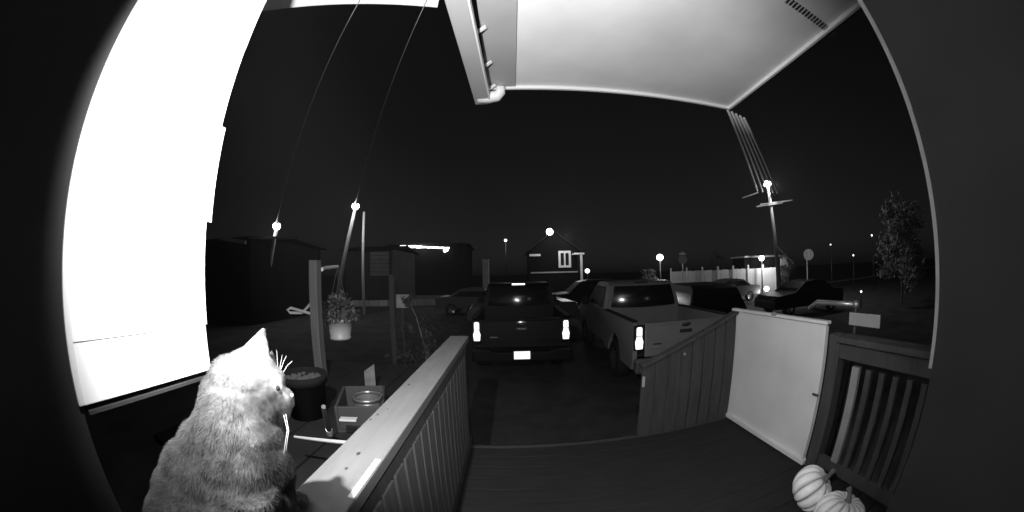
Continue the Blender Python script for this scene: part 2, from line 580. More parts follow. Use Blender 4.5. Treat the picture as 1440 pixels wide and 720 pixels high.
def pumpkin(loc, r, h, ribs, tilt, label):
    t = thing('pumpkin', label, 'pumpkin', loc, group='pumpkins by the gate post')
    vs, fs = [], []
    N, Mr = ribs * 8, 16
    for i in range(Mr + 1):
        a = math.pi * i / Mr
        for k in range(N):
            ph = 2 * math.pi * k / N
            rib = abs(math.sin(ph * ribs / 2))
            f = 1 - .24 * (1 - rib) ** 3
            rad = r * (math.sin(a) ** .8) * f
            z = h * math.cos(a) * (1 - .22 * math.exp(-(a / .35) ** 2) - .1 * math.exp(-((math.pi - a) / .4) ** 2)) * (.96 + .04 * rib)
            vs.append((rad * math.cos(ph), rad * math.sin(ph), z))
    for i in range(Mr):
        for k in range(N):
            k2 = (k + 1) % N
            fs.append((i * N + k, (i + 1) * N + k, (i + 1) * N + k2, i * N + k2))
    b = MB().add(vs, fs).build('body', pump_m, t, smooth=True)
    skin_grooves(b, ribs)
    b.rotation_euler = tilt
    b.location = (0, 0, h * .95)
    s = MB().tube([(0, 0, h * .7), (0, .005, h * .95), (.015, .012, h * 1.2), (.04, .015, h * 1.32)], [.03, .016, .013, .018], 8).build('stem', stem_m, b)
    return t


pc = P(1148, 696, z=DECK + .1)
pumpkin((pc.x + .02, pc.y + .06, DECK), .148, .11, 11, (R(38), R(22), .3), 'pale round pumpkin tipped back against the gate post, left of the pair')
pc = P(1166, 722, z=DECK + .1)
pumpkin((pc.x + .04, pc.y - .05, DECK), .165, .105, 13, (R(14), R(4), 1.0), 'squat pumpkin with upright dark stem in front of the pale balusters')

# ------------------------------------------------------------------ left yard things near the railing
hp = thing('garden_post', 'square wooden post with a metal plant hook beside the railing', 'post')
c = P(443, 366, x=-1.15)
box('shaft', (0, 0, c.z / 2), (.058, .058, c.z), wood_post, hp, .005)
hp.location = (c.x, c.y, 0)
h = [P(440, 424, x=-1.18), P(425, 440, x=-1.27), P(408, 440, x=-1.34), P(404, 436, x=-1.35), P(409, 433, x=-1.34), P(440, 442, x=-1.18)]
MB().tube([Vector(p) - hp.location for p in h], .009, 6).build('plant_hook', metal_lt, hp)
a0, a1 = P(457, 377, y=c.y + .12), P(475, 375, y=c.y + .3)
MB().tube([Vector((.03, .03, a0.z - .01)), Vector(a0) - hp.location, Vector(a1) - hp.location], .012, 6).build('bracket_arm', metal_lt, hp)

hb0 = P(478, 462, d=2.55)
bk = thing('hanging_basket', 'hanging pot of trailing plants below the wooden post bracket', 'hanging basket', hb0)
MB().lathe([(.0001, -.075), (.08, -.075), (.084, -.06), (.078, -.055), (.105, .06), (.112, .06), (.112, .08), (.1, .08), (.095, .05), (.0001, .05)], 20).build('pot', pot_m, bk, smooth=True)
lf = MB()
for i in range(420):
    ph = random.uniform(0, 6.28)
    rr_ = .15 * math.sqrt(random.random())
    z = .05 + random.random() * .22 * (1 - (rr_ / .17) ** 2) + .02
    cc = Vector((rr_ * math.cos(ph), rr_ * math.sin(ph), z))
    u = Vector((random.gauss(0, 1), random.gauss(0, 1), random.gauss(0, 1))).normalized()
    w = u.orthogonal().normalized()
    L = random.uniform(.014, .03)
    lf.add([cc - u * L, cc + w * L * .45, cc + u * L, cc - w * L * .45], [(0, 1, 2, 3)])
lf.build('foliage', mat('basket_leaf', .03, .6, .5, 20), bk)['kind'] = 'stuff'
top = Vector(a1) - hb0
for k in range(3):
    t = k * 2.09
    MB().tube([Vector((.105 * math.cos(t), .105 * math.sin(t), .07)), top], .0025, 4).build('hanger_wire', metal_dk, bk)

c = P(551, 386, y=4.3)
p2 = box('sign_post', (0, 0, c.z / 2), (.07, .07, c.z), wood_post, None, .004)
p2.location = (c.x, c.y, 0)
tag(p2, 'thin wooden post standing in the yard beyond the hanging basket', 'post')
c0, c1 = P(556, 416, y=4.6), P(576, 433, y=4.6)
ub = thing('utility_box', 'small grey utility box on a stake right of the thin yard post', 'utility box', ((c0.x + c1.x) / 2, 4.6, 0))
box('case', (0, 0, (c0.z + c1.z) / 2), (c1.x - c0.x, .1, c0.z - c1.z), mat('box_grey', .3, .6, .15, 6), ub, .008)
box('lid', (0, 0, c0.z + .012), (c1.x - c0.x + .02, .12, .02), mat('box_grey', .3), ub, .004)
box('stake', (0, .02, c1.z / 2), (.04, .04, c1.z), wood_dk, ub)

# potting bench with clutter beyond the railing
BZ = CAMZ - .62
pbn = thing('potting_bench', 'low dark bench beyond the railing holding boxes and pots', 'bench', (-.95, 1.35, 0))
for i in range(5):
    box('slat', (-.34 + i * .17, 0, BZ - .015), (.16, 1.5, .03), stair_m, pbn, .003)
for sx in (-.35, .35):
    for sy in (-.65, .65):
        box('leg', (sx, sy, (BZ - .03) / 2), (.06, .06, BZ - .032), stair_m, pbn)
c = P(425, 523, z=BZ + .2)
pl = thing('planter', 'round plastic planter tub behind the face of the cat', 'planter', (c.x, c.y, BZ))
MB().lathe([(.0001, 0), (.085, 0), (.1, .16), (.112, .16), (.112, .195), (.102, .195), (.098, .16), (.0001, .16)], 24).build('tub', mat('tub_plastic', .006, .9, .2, 5, spec=.05), pl, smooth=True)
sb = MB()
for i in range(90):
    ph, r_ = random.uniform(0, 6.28), .09 * math.sqrt(random.random())
    sb.ball((r_ * math.cos(ph), r_ * math.sin(ph), .168), (.012, .012, .009), 6)
sb.build('soil', soil_m, pl)['kind'] = 'stuff'

c = P(513, 572, z=BZ + .06)
bx = thing('storage_crate', 'grey open crate on the bench close to the railing', 'crate', (c.x - .01, c.y, BZ), .35)
cm = mat('crate_plastic', .008, .8, .2, 6)
box('base', (0, 0, .006), (.2, .26, .012), cm, bx)
for sx, nm in ((-.094, 'side'), (.094, 'side')):
    box(nm, (sx, 0, .062), (.012, .26, .1), cm, bx, .003)
for sy in (-.124, .124):
    box('end', (0, sy, .062), (.176, .012, .1), cm, bx, .003)
c = P(516, 556, z=BZ + .13)
bw_ = thing('metal_bowl', 'dark bowl with a shiny rim resting in the crate', 'bowl', (c.x - .0, c.y, BZ + .012))
MB().lathe([(.0001, 0), (.04, 0), (.06, .105), (.055, .105), (.036, .01), (.0001, .01)], 24).build('dish', metal_dk, bw_, smooth=True)
MB().lathe([(.055, .104), (.064, .104), (.064, .118), (.055, .118), (.055, .104)], 24)  .build('rim', mat('dull_chrome', .12, .3, .1, 6, metal=.7), bw_, smooth=True)
c0, c1 = P(512, 549, y=1.62), P(526, 514, y=1.62)
card = MB()
card.add([P(512, 522, y=1.60), P(526, 512, y=1.60), P(529, 548, y=1.60), P(514, 548, y=1.60), P(512, 522, y=1.606), P(526, 512, y=1.606), P(529, 548, y=1.606), P(514, 548, y=1.606)],
         [(0, 1, 2, 3), (7, 6, 5, 4), (0, 4, 5, 1), (1, 5, 6, 2), (2, 6, 7, 3), (3, 7, 4, 0)])
cd_ = card.build('plant_label', mat('card_print', .07, .6, .45, 26), None, origin=P(520, 548, y=1.603))
tag(cd_, 'pale printed tag standing upright behind the bowl', 'plant tag')
s0, s1 = P(414, 614, z=BZ + .13), P(474, 621, z=CAP - .05)
stk = MB().tube([s0, s1, s1 + (s1 - s0) * .4], [.004, .006, .006], 8).build('garden_cane', pot_m, None, origin=s1)
tag(stk, 'pale horizontal cane poking out from under the railing cap', 'cane')
s0, s1 = P(455, 572, z=BZ + .25), P(463, 606, z=BZ + .06)
tw = thing('hand_trowel', 'garden hand tool with a bright ferrule leaning on the bench by the railing', 'hand tool', s1)
MB().tube([(0, 0, 0), (s0 - s1) * .5, s0 - s1], [.012, .009, .007], 8).build('handle', wood_post, tw)
MB().tube([(s0 - s1) * -.18, (s0 - s1) * .1], [.012, .0125], 8).build('ferrule', white, tw)
s0, s1 = P(478, 589, z=BZ + .1), P(502, 590, z=BZ + .1)
sl_ = MB().bar(s0, s1, .03, .008).build('wood_offcut', pot_m, None, .002, origin=s0)
tag(sl_, 'short pale offcut of wood sticking out between crate and railing', 'wood piece')


# ------------------------------------------------------------------ vehicles
def wheel(parent, x, y, r=.39, w=.26):
    wl = thing_part('wheel', parent, (x, y, r))
    MB().lathe([(r * .62, -w / 2), (r * .94, -w / 2), (r, -w / 2 + .03), (r, w / 2 - .03), (r * .94, w / 2), (r * .62, w / 2), (r * .62, -w / 2)], 28, axis='X').build('tyre', tyre_m, wl, smooth=True)
    MB().lathe([(.0001, -w * .3), (r * .2, -w * .34), (r * .3, -w * .22), (r * .6, -w * .45), (r * .62, -w * .3), (r * .62, w * .3), (r * .6, w * .45), (r * .3, w * .22), (r * .2, w * .34), (.0001, w * .3)], 18, axis='X').build('rim', chrome_m, wl)


def thing_part(name, parent, loc):
    o = bpy.data.objects.new(name, None)
    o.empty_display_size = .05
    COL.objects.link(o)
    o.parent = parent
    o.location = loc
    return o


def shell(prof, wfun, z_split):
    """closed body shell from a side profile (y,z); width by height; sides split at z_split"""
    mb = MB()
    n = len(prof)
    vs = [(-wfun(z), y, z) for y, z in prof] + [(wfun(z), y, z) for y, z in prof]
    fs = [(i, (i + 1) % n, n + (i + 1) % n, n + i) for i in range(n)]
    lo = [i for i in range(n) if prof[i][1] <= z_split + 1e-6]
    hi = [i for i in range(n) if prof[i][1] >= z_split - 1e-6]
    for off in (0, n):
        fs.append(tuple(off + i for i in lo))
        fs.append(tuple(off + i for i in hi))
    return mb.add(vs, fs)


def curved_glass(parent, y0, z0, w0, y1, z1, w1, Rg, name='rear_window', sgn=1):
    mb = MB()
    N, Mz = 16, 6
    vs, fs = [], []
    for j in range(Mz + 1):
        t = j / Mz
        z = z0 + (z1 - z0) * t
        yb_ = y0 + (y1 - y0) * t
        w = w0 + (w1 - w0) * t
        for i in range(N + 1):
            x = (i / N * 2 - 1) * w
            vs.append((x, yb_ + sgn * (x * x / (2 * Rg) - w0 * w0 / (2 * Rg)) - sgn * .012 - sgn * .028 * (1 - (2 * t - 1) ** 2), z))
    for j in range(Mz):
        for i in range(N):
            a = j * (N + 1) + i
            fs.append((a, a + 1, a + N + 2, a + N + 1))
    return mb.add(vs, fs).build(name, glass_m, parent, smooth=True)


def arch(cy, r, z0, n=9):
    return [(cy + r * math.cos(math.pi * i / n), z0 + r * math.sin(math.pi * i / n)) for i in range(n + 1)]


def pickup(loc, rz, label, paint, plate=True, emblem_z=1.1):
    t = thing('pickup_truck', label, 'pickup truck', loc, rz, 'trucks parked in the driveway')
    # bed sides with wheel arch
    ar = arch(1.22, .46, .48)
    poly = [(2.08, .48)] + ar + [(.06, .48), (.0, .62), (-.0, 1.28), (.06, 1.31), (2.08, 1.33)]
    for sx in (-1, 1):
        mb = MB().prism(poly, 'X', sx * .9, sx * .985)
        mb.build('bed_side', paint, t, .012)
        box('rail_cap', (sx * .935, 1.05, 1.325), (.11, 2.0, .03), tyre_m, t, .008)
    box('bed_floor', (0, 1.05, .74), (1.8, 2.06, .05), tyre_m, t)
    box('chassis', (0, 2.6, .5), (.9, 5.0, .16), tyre_m, t)
    # tailgate: outer skin with recessed centre and a lip
    tg = box('tailgate', (0, -.005, 1.0), (1.56, .07, .58), paint, t, .018)
    box('tailgate_lip', (0, -.03, 1.275), (1.56, .07, .05), paint, t, .02)
    box('lower_crease', (0, -.048, .86), (1.4, .02, .03), paint, t, .008)
    em = MB().lathe([(.0001, -.012), (.085, -.012), (.1, -.004), (.1, .01)], 24, axis='Y')
    e = em.build('emblem', chrome_m, t, smooth=True)
    e.location = (0, -.05, emblem_z + .12)
    e.scale = (1.1, 1, .5)
    for sx in (-1, 1):
        box('gate_seam', (sx * .785, -.012, 1.0), (.012, .04, .56), tyre_m, t)
    box('badge', (-.55, -.045, .93), (.16, .01, .03), chrome_m, t, .003)
    box('handle', (0, -.055, emblem_z), (.24, .03, .06), metal_dk, t, .01)
    box('handle_pull', (0, -.072, emblem_z), (.17, .012, .03), chrome_m, t, .005)
    for sx in (-1, 1):
        box('tail_light_housing', (sx * .885, -.0, 1.05), (.19, .07, .44), tyre_m, t, .02)
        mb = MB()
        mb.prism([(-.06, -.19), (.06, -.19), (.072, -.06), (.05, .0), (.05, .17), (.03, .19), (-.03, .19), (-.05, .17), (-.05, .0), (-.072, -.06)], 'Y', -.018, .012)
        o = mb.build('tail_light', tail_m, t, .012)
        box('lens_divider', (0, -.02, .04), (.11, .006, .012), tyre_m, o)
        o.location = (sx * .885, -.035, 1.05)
    bp = MB().prism([(-.98, .46), (.98, .46), (.98, .7), (.62, .7), (.55, .66), (-.55, .66), (-.62, .7), (-.98, .7)], 'Y', -.2, -.02).build('bumper', dark_paint_b if plate else mat('bumper_grey', .14, .5, .1, 4), t, .03)
    if plate:
        box('plate_bracket', (0, -.205, .60), (.37, .02, .2), tyre_m, t, .006)
        box('license_plate', (0, -.219, .60), (.31, .006, .155), mat('plate_lit', .85, .5, 0, 5, emit=1.2), t, .004)  # emission in place of infrared reflected by the plate
    # cab and bonnet shell
    w = lambda z: .97 if z <= 1.32 else .97 - (z - 1.32) * .27
    prof = [(2.1, .55), (2.1, 1.32), (2.14, 1.55), (2.21, 1.86), (2.32, 1.92), (3.0, 1.945), (3.4, 1.91), (4.15, 1.32), (5.2, 1.24), (5.5, 1.12), (5.58, .9), (5.55, .5)]
    prof += arch(4.6, .46, .5)[0:0]
    shell(prof, w, 1.32).build('cab', paint, t, .03)
    for sx in (-1, 1):
        MB().add([(sx * .982, 2.32, 1.36), (sx * .982, 3.95, 1.36), (sx * .85, 3.34, 1.82), (sx * .85, 2.45, 1.82)], [(0, 1, 2, 3)]).build('side_window', glass_m, t)
        mir = box('mirror', (sx * 1.1, 3.75, 1.4), (.2, .1, .22), tyre_m, t, .03)
        box('mirror_arm', (sx * .99, 3.78, 1.36), (.06, .05, .05), tyre_m, t)
        box('door_handle', (sx * .985, 2.75, 1.15), (.02, .16, .03), chrome_m, t, .005)
        for yy in (1.22, 4.55):
            wheel(t, sx * .86, yy)
        box('headlight', (sx * .75, 5.55, 1.0), (.3, .08, .18), glass_m, t, .02)
    curved_glass(t, 2.1, 1.36, .82, 2.19, 1.84, .72, 1.75)
    MB().add([(-.8, 4.08, 1.40), (.8, 4.08, 1.40), (.7, 3.48, 1.87), (-.7, 3.48, 1.87)], [(0, 1, 2, 3)]).build('windscreen', glass_m, t)
    box('high_brake_light', (0, 2.27, 1.90), (.34, .04, .035), lampdim_m if plate else metal_dk, t, .008)  # on the dark truck its glow stands in for a roof-edge glint
    return t


dark_paint = mat('dark_car_paint', .004, .5, .1, 3, spec=.25)
grey_paint = mat('silver_car_paint', .32, .35, .1, 3, spec=.5)
pickup((.17, 6.5, 0), 0, 'dark pickup truck with two lit tail lights and a bright number plate', dark_paint)
c = P(899, 475, z=1.06)
pickup((c.x + .885, c.y, 0), R(-2), 'silver pickup truck behind the board fence with one tail light showing', grey_paint, plate=False, emblem_z=1.12)


def car(loc, rz, label, paint, suv, lights=None):
    t = thing('parked_car', label, 'car', loc, rz, 'cars parked beyond the trucks')
    if suv:
        prof = [(0, .4), (-.02, .95), (.08, 1.05), (.35, 1.6), (.6, 1.7), (2.4, 1.72), (2.8, 1.62), (3.45, 1.05), (4.4, .95), (4.6, .75), (4.6, .35)]
    else:
        prof = [(0, .4), (-.02, .85), (.1, .98), (.7, 1.0), (1.3, 1.38), (1.9, 1.45), (2.6, 1.38), (3.3, .98), (4.3, .86), (4.5, .66), (4.5, .32)]
    zs = 1.05 if suv else .98
    w = lambda z: .9 if z <= zs else .9 - (z - zs) * .3
    shell(prof, w, zs).build('body', paint, t, .03)
    ztop = 1.6 if suv else 1.36
    ya = (.35, 2.75) if suv else (1.3, 2.6)
    yb_ = (.14, 3.35) if suv else (.8, 3.2)
    for sx in (-1, 1):
        MB().add([(sx * .91, yb_[0] + .12, zs + .04), (sx * .91, yb_[1] - .12, zs + .04), (sx * (w(ztop) + .008), ya[1] - .05, ztop - .04), (sx * (w(ztop) + .008), ya[0] + .08, ztop - .04)], [(0, 1, 2, 3)]).build('side_window', glass_m, t)
        for yy in (.85, 3.65):
            wheel(t, sx * .8, yy, .33, .2)
        box('headlight', (sx * .66, 4.56 if suv else 4.46, .72), (.32, .1, .13), lampdim_m if lights == 'front' else glass_m, t, .02)
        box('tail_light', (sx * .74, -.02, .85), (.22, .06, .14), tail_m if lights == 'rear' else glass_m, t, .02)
    e = .02
    MB().add([(-.78, yb_[0] - e, zs + .03), (.78, yb_[0] - e, zs + .03), (.68, ya[0] - e, ztop - .02), (-.68, ya[0] - e, ztop - .02)], [(0, 1, 2, 3)]).build('rear_window', glass_m, t)
    MB().add([(-.78, yb_[1] + e, zs + .05), (.78, yb_[1] + e, zs + .05), (.68, ya[1] + e, ztop), (-.68, ya[1] + e, ztop)], [(0, 1, 2, 3)]).build('windscreen', glass_m, t)
    return t


c = P(1058, 398, z=1.72)
car((5.6, 7.6, 0), R(-8), 'dark parked car with tall roof right of the silver truck', dark_paint, True)
car((P(970, 410, y=14).x, 13.2, 0), R(82), 'pale low parked car seen beyond the cab of the silver truck', mat('pale_car_paint', .45, .35, .1, 3), False)
car((P(800, 402, y=15).x, 14.2, 0), R(95), 'dark low parked car with a small light, between the two trucks', mat('mid_car_paint', .1, .35, .1, 3), False)
car((P(705, 400, y=17).x - 1.2, 17.5, 0), R(-88), 'distant dark car seen above the cab of the dark truck', dark_paint, False)


car((P(1180, 402, y=10).x, 10.5, 0), R(80), 'dark low parked car beyond the bent handrail', dark_paint, False)
car((P(612, 402, y=17).x, 18.0, 0), R(-92), 'dim grey parked car across the street in front of the store', mat('mid_car_paint', .1), False)
car((P(835, 400, y=18).x + 2, 18.6, 0), R(90), 'dark tall parked car across the street below the house porch', dark_paint, True)
car((P(1020, 398, y=18).x + 2, 17.5, 0), R(86), 'grey low parked car in front of the pale fence', mat('mid_car_paint', .1), False)


# ------------------------------------------------------------------ lamps and poles
def street_lamp(px, py, y, label, watt, r=.24, base_dx=0, arm=.0, name='street_lamp', cat='street lamp', group='street lamps', pole=pole_m, pr_=.11, m=None):
    c = P(px, py, y=y)
    t = thing(name, label, cat, (c.x, c.y, 0), 0, group)
    MB().tube([(base_dx, 0, 0), (base_dx * .5, 0, c.z * .5), (0, 0, c.z - r * .6)], [pr_ * 1.25, pr_, pr_ * .8], 10).build('pole', pole, t, smooth=True)
    MB().ball((0, 0, c.z), (r, r, r * .9), 14).build('lamp_globe', m or lamp_m, t, smooth=True).visible_shadow = True
    if arm:
        MB().bar((-arm, 0, c.z - .45), (arm, 0, c.z - .45), .08, .1).build('crossarm', pole, t)
        for k in (-.85, -.3, .3, .85):
            MB().lathe([(.0001, 0), (.04, 0), (.03, .06), (.045, .09), (.0001, .13)], 8, (k * arm, 0, c.z - .4)).build('insulator', white, t)
    if watt:
        point_light(t, (0, -.45 - r, c.z - .25), watt)
    return t, c


def lens_streak(a, b, sag, r, label, m, name='overhead_wire', group=None, n=18, taper=0):
    a, b = Vector(a), Vector(b)
    pts = []
    for i in range(n + 1):
        t = i / n
        p = a.lerp(b, t)
        p.z -= sag * 4 * t * (1 - t)
        pts.append(p - a)
    o = MB().tube(pts, [max(.0022, r * (1 - taper * i / n) ** (5 if taper > .9 else 1)) for i in range(n + 1)], 6).build(name, m, None, smooth=True)
    o.location = a
    return tag(o, label, 'wire', group)


streak2_m = mat('dark_cable_sheath', .1, .6, .1, 3, spec=.2)
streak_m = mat('cable_sheath', .55, .5, .1, 3)
t1, c1_ = street_lamp(389, 318, 12.5, 'leftmost street lamp on a leaning pole across the yard', 60, .2, -.9)
t2, c2_ = street_lamp(500, 290, 16, 'street lamp left of the tall thin white pole', 90, .21, -1.3)
t3, c3_ = street_lamp(1079, 259, 14.5, 'tall utility pole with crossarms and bright lamp on top, right of the steps', 260, .24, .35, 0, 'utility_pole', 'utility pole', None)
for x0, z0, x1, z1 in ((-2.35, -.98, -1.0, -.6), (-.97, -1.27, 2.05, -.84), (-1.3, -1.4, 1.04, -1.07)):
    MB().bar((x0, -.12, c3_.z + z0), (x1, -.12, c3_.z + z1), .06, .07).build('crossarm', galv_m, t3)
MB().tube([(0.03, 0, 3.4), (1.6, -.2, 2.2)], .03, 6).build('guy_brace', pole_m, t3)
# made-up cables shaped as lens glare streaks, from lit poles to porch and eave
e_ = P(1028, 160, y=2.17)
names = ['nearest the pole lamp', 'second from the pole lamp', 'third from the pole lamp', 'farthest from the pole lamp']
for k in range(5):
    a = Vector((c3_.x + (-1.08 + .44 * k), c3_.y - .12, c3_.z - .5))
    b = Vector((e_.x - .03 + .045 * k, e_.y, e_.z + .03 - .012 * k))
    lens_streak(a, b, .02, .045, ['leftmost service cable running from the pole crossarm to the porch corner', 'second service cable from the left between lamp pole and porch corner', 'middle service cable of five between lamp pole and porch corner', 'second service cable from the right between lamp pole and porch corner', 'rightmost service cable running from the pole crossarm to the porch corner'][k], streak_m, 'service_cable', 'service cables from pole to porch', taper=.72)
lens_streak(c1_ + Vector((0, 0, .15)), P(508, -3, y=.95), .0, .11, 'bright cable rising from the leftmost street lamp', streak2_m, taper=.97, n=60)
lens_streak(c2_ + Vector((0, 0, .15)), P(602, -3, y=1.0), .0, .12, 'bright cable rising from the lamp beside the white pole', streak2_m, taper=.97, n=60)
pz = P(512, 298, y=17)
wp = MB().tube([(0, 0, 0), (0, 0, pz.z)], [.09, .07], 10).build('flag_pole', white, None, smooth=True)
wp.location = (pz.x, pz.y, 0)
tag(wp, 'tall thin white pole right of the second street lamp', 'pole')
lc_ = P(773, 326, y=28.6)
gl = thing('wall_lamp', 'bright flood lamp on a bracket at the gable of the small house', 'wall lamp', lc_)
MB().ball((0, 0, 0), .3, 14).build('lamp_globe', lamp_m, gl, smooth=True)
MB().tube([(0, .28, .05), (0, .8, .12), (0, 1.5, .0)], .05, 6).build('bracket', metal_dk, gl)
point_light(gl, (1.2, -1.3, -.6), 240)
street_lamp(711, 338, 38, 'small distant lamp left of the house', 60, .17, 0, 0, 'street_lamp', 'street lamp', 'street lamps', metal_dk, .05, lampdim_m)
street_lamp(928, 362, 21, 'round bright yard lamp above the shrubs left of the white fence', 60, .24, 0, 0, 'yard_lamp', 'yard lamp', 'yard lamps', metal_dk, .05)
street_lamp(1071, 363, 20, 'yard lamp beside the small pale shed', 220, .22, 0, 0, 'yard_lamp', 'yard lamp', 'yard lamps', metal_dk, .05)
street_lamp(1078, 406, 16.5, 'low lamp on a short post below the fence end', 60, .17, 0, 0, 'yard_lamp', 'yard lamp', 'yard lamps', metal_dk, .05)
for px, py, y, r, lb in [(1226, 331, 13, .07, 'small far lamp on a post left of the lit tree'), (1200, 359, 14, .06, 'small far lamp low behind the railing post'),
                         (1168, 344, 16, .05, 'faint distant lamp above the satellite dish'), (1211, 410, 9, .05, 'small low lamp above the bent handrail'),
                         (826, 381, 26, .2, 'bright yard light right of the house porch'), (1275, 349, 9, .035, 'tiny lamp under the lit tree')]:
    street_lamp(px, py, y, lb, 0, r, 0, 0, 'yard_lamp', 'yard lamp', 'yard lamps', metal_dk, .03, lampdim_m)


# ------------------------------------------------------------------ far buildings
def gable_house(name, label, x0, x1, y, depth, zw, zr, wall, roof, ridge_x=True):
    t = thing(name, label, 'house', ((x0 + x1) / 2, y, 0))
    w = (x1 - x0)
    if ridge_x:      # ridge runs along x
        box('wall', (0, depth / 2, zw / 2), (w, depth, zw), wall, t)
        for s, nm in ((0, 'roof'), (1, 'roof')):
            a = (-w / 2 - .3, -.4 if s == 0 else depth + .4, zw - .08)
            pts = [(-w / 2 - .3, a[1], zw - .08), (w / 2 + .3, a[1], zw - .08), (w / 2 + .3, depth / 2, zr), (-w / 2 - .3, depth / 2, zr)]
            MB().add(pts + [(p[0], p[1], p[2] + .12) for p in pts], [(0, 1, 2, 3), (4, 5, 6, 7), (0, 1, 5, 4), (1, 2, 6, 5), (2, 3, 7, 6), (3, 0, 4, 7)]).build(nm, roof, t)
    else:
        MB().prism([(-w / 2, 0), (w / 2, 0), (w / 2, zw), (0, zr - .1), (-w / 2, zw)], 'Y', 0, depth).build('wall', wall, t)
        for s in (-1, 1):
            pts = [(s * (w / 2 + .35), -.3, zw - .2), (s * (w / 2 + .35), depth + .3, zw - .2), (0, depth + .3, zr), (0, -.3, zr)]
            MB().add(pts + [(p[0], p[1], p[2] + .12) for p in pts], [(0, 1, 2, 3), (4, 5, 6, 7), (0, 1, 5, 4), (1, 2, 6, 5), (2, 3, 7, 6), (3, 0, 4, 7)]).build('roof', roof, t)
    return t


def window(t, x, z, w, h, y=-.03, frame=white, fw=.12):
    f = MB()
    f.box((x - w / 2 + fw / 2, y, z), (fw, .07, h)).box((x + w / 2 - fw / 2, y, z), (fw, .07, h))
    f.box((x, y, z + h / 2 - fw / 2), (w - 2 * fw, .066, fw)).box((x, y, z - h / 2 + fw / 2), (w - 2 * fw, .066, fw)).box((x, y, z), (fw * .7, .06, h - 2 * fw))
    o = f.build('window', frame, t)
    box('pane', (x, y + .012, z), (w - .02, .02, h - .02), glass_m, o)
    return o


HY = 30
hx0, hx1 = P(746, 370, y=HY).x, P(812, 370, y=HY).x
hs = gable_house('cottage', 'small gabled house with a white framed window under the bright lamp', hx0, hx1, HY, 7, P(780, 352, y=HY).z, P(772, 326, y=HY).z, housedk_m, roof_m, False)
o0, o1 = P(785, 353, y=HY), P(803, 376, y=HY)
window(hs, (o0.x + o1.x) / 2 - hs.location.x, (o0.z + o1.z) / 2, o1.x - o0.x, o0.z - o1.z, fw=.2)
c = P(816, 357, y=HY - .7)
box('porch_roof', (c.x - hs.location.x - .2, -.55, c.z), (.95, 1.3, .14), white, hs)
box('porch_post', (c.x - hs.location.x, -1.05, c.z / 2 - .05), (.18, .18, c.z - .1), white, hs)
c = P(752, 359, y=HY)
box('eave_board', (c.x - hs.location.x, -.3, c.z), (1.0, .08, .2), white, hs)
c = P(775, 383, y=HY)
box('base_board', (0, -.05, c.z), (hx1 - hx0, .08, .12), conc_m, hs)

c0, c1 = P(486, 347, y=24), P(552, 392, y=24)
sh = gable_house('garage', 'grey garage with a lighter roller door beyond the plant basket', c0.x, c1.x, 24, 6, c0.z - .3, c0.z + .1, mat('garage_wall', .09, .8, .2, 1), roof_m)
d0, d1 = P(521, 354, y=24), P(547, 388, y=24)
dr = MB()
pd = thing_part('roller_door', sh, (0, 0, 0))
for i in range(6):
    zz = max(.1, d1.z) + (d0.z - max(.1, d1.z)) * (i + .5) / 6
    box('door_panel', ((d0.x + d1.x) / 2 - sh.location.x, -.03, zz), (d1.x - d0.x, .06, (d0.z - d1.z) / 6 - .03), conc_m, pd, .01)
c0, c1 = P(560, 346, y=34), P(650, 400, y=34)
cm_ = gable_house('store', 'dark low building with a bright strip of light along its eave', c0.x - 1, c1.x, 34, 9, c0.z + .1, c0.z + .4, housedk_m, roof_m)
l0, l1 = P(563, 346, y=33.5), P(632, 349, y=33.5)
for i in range(9):
    t = (i + .5) / 9
    p = l0.lerp(l1, t)
    box('light_tube', (p.x - cm_.location.x, -.52, p.z), ((l1.x - l0.x) / 9 * .98, .12, .24 if i in (2, 3) else .15), strip_m, cm_, ry=0)
c = P(627, 352, y=33.4)
box('end_floodlight', (c.x - cm_.location.x, -.6, c.z), (.5, .2, .3), strip_m, cm_, .05, ry=R(-25))
point_light(cm_, (0, -1.2, l0.z - .2), 60)
c0, c1 = P(284, 336, y=11), P(352, 372, y=11)
fh = gable_house('neighbour_house', 'faint dark house with a pale roof edge past the white wall', c0.x - 3, c1.x, 11, 6, c0.z - .15, c0.z + .1, housedk_m, roof_m)
a, b = P(310, 335, y=10.55), P(347, 341, y=10.55)
box('fascia', ((a.x + b.x) / 2 - fh.location.x, -.5, (a.z + b.z) / 2), (b.x - a.x, .05, .16), galv_m, fh, ry=math.atan2(a.z - b.z, b.x - a.x))
c = P(465, 377, y=21)
# small pale shed at the fence end
c0, c1 = P(1052, 362, y=21), P(1110, 384, y=21)
sd = thing('shed', 'small pale shed behind the lit end of the fence', 'shed', ((c0.x + c1.x) / 2, 21.5, 0))
hh = c0.z
box('wall', (0, .8, hh / 2), (c1.x - c0.x, 1.6, hh), housedk_m, sd)
box('roof', (0, .75, hh + .06), (c1.x - c0.x + .3, 2.0, .12), conc_m, sd)
e0, e1 = P(1097, 364, y=21), P(1108, 382, y=21)
box('door', ((e0.x + e1.x) / 2 - sd.location.x, -.53, hh / 2 + .1), (e1.x - e0.x, .05, hh - .3), white, sd)
dk = thing('satellite_dish', 'pale round satellite dish on a short mast right of the shed', 'satellite dish', (P(1136, 360, y=17).x, 17, 0))
zz = P(1138, 358, y=17).z
MB().tube([(0, .1, 0), (0, .1, zz)], .04, 8).build('mast', galv_m, dk)
o = MB().lathe([(.0001, .08), (.2, .065), (.4, .0), (.41, .0), (.41, .015), (.2, .08), (.0001, .095)], 20, axis='Y').build('dish', white, dk, smooth=True)
o.location = (0, -.1, zz)
o.rotation_euler = (0, 0, R(-42))
MB().tube([(0, -.05, zz - .2), (-.2, -.4, zz)], .015, 6).build('feed_arm', galv_m, dk)
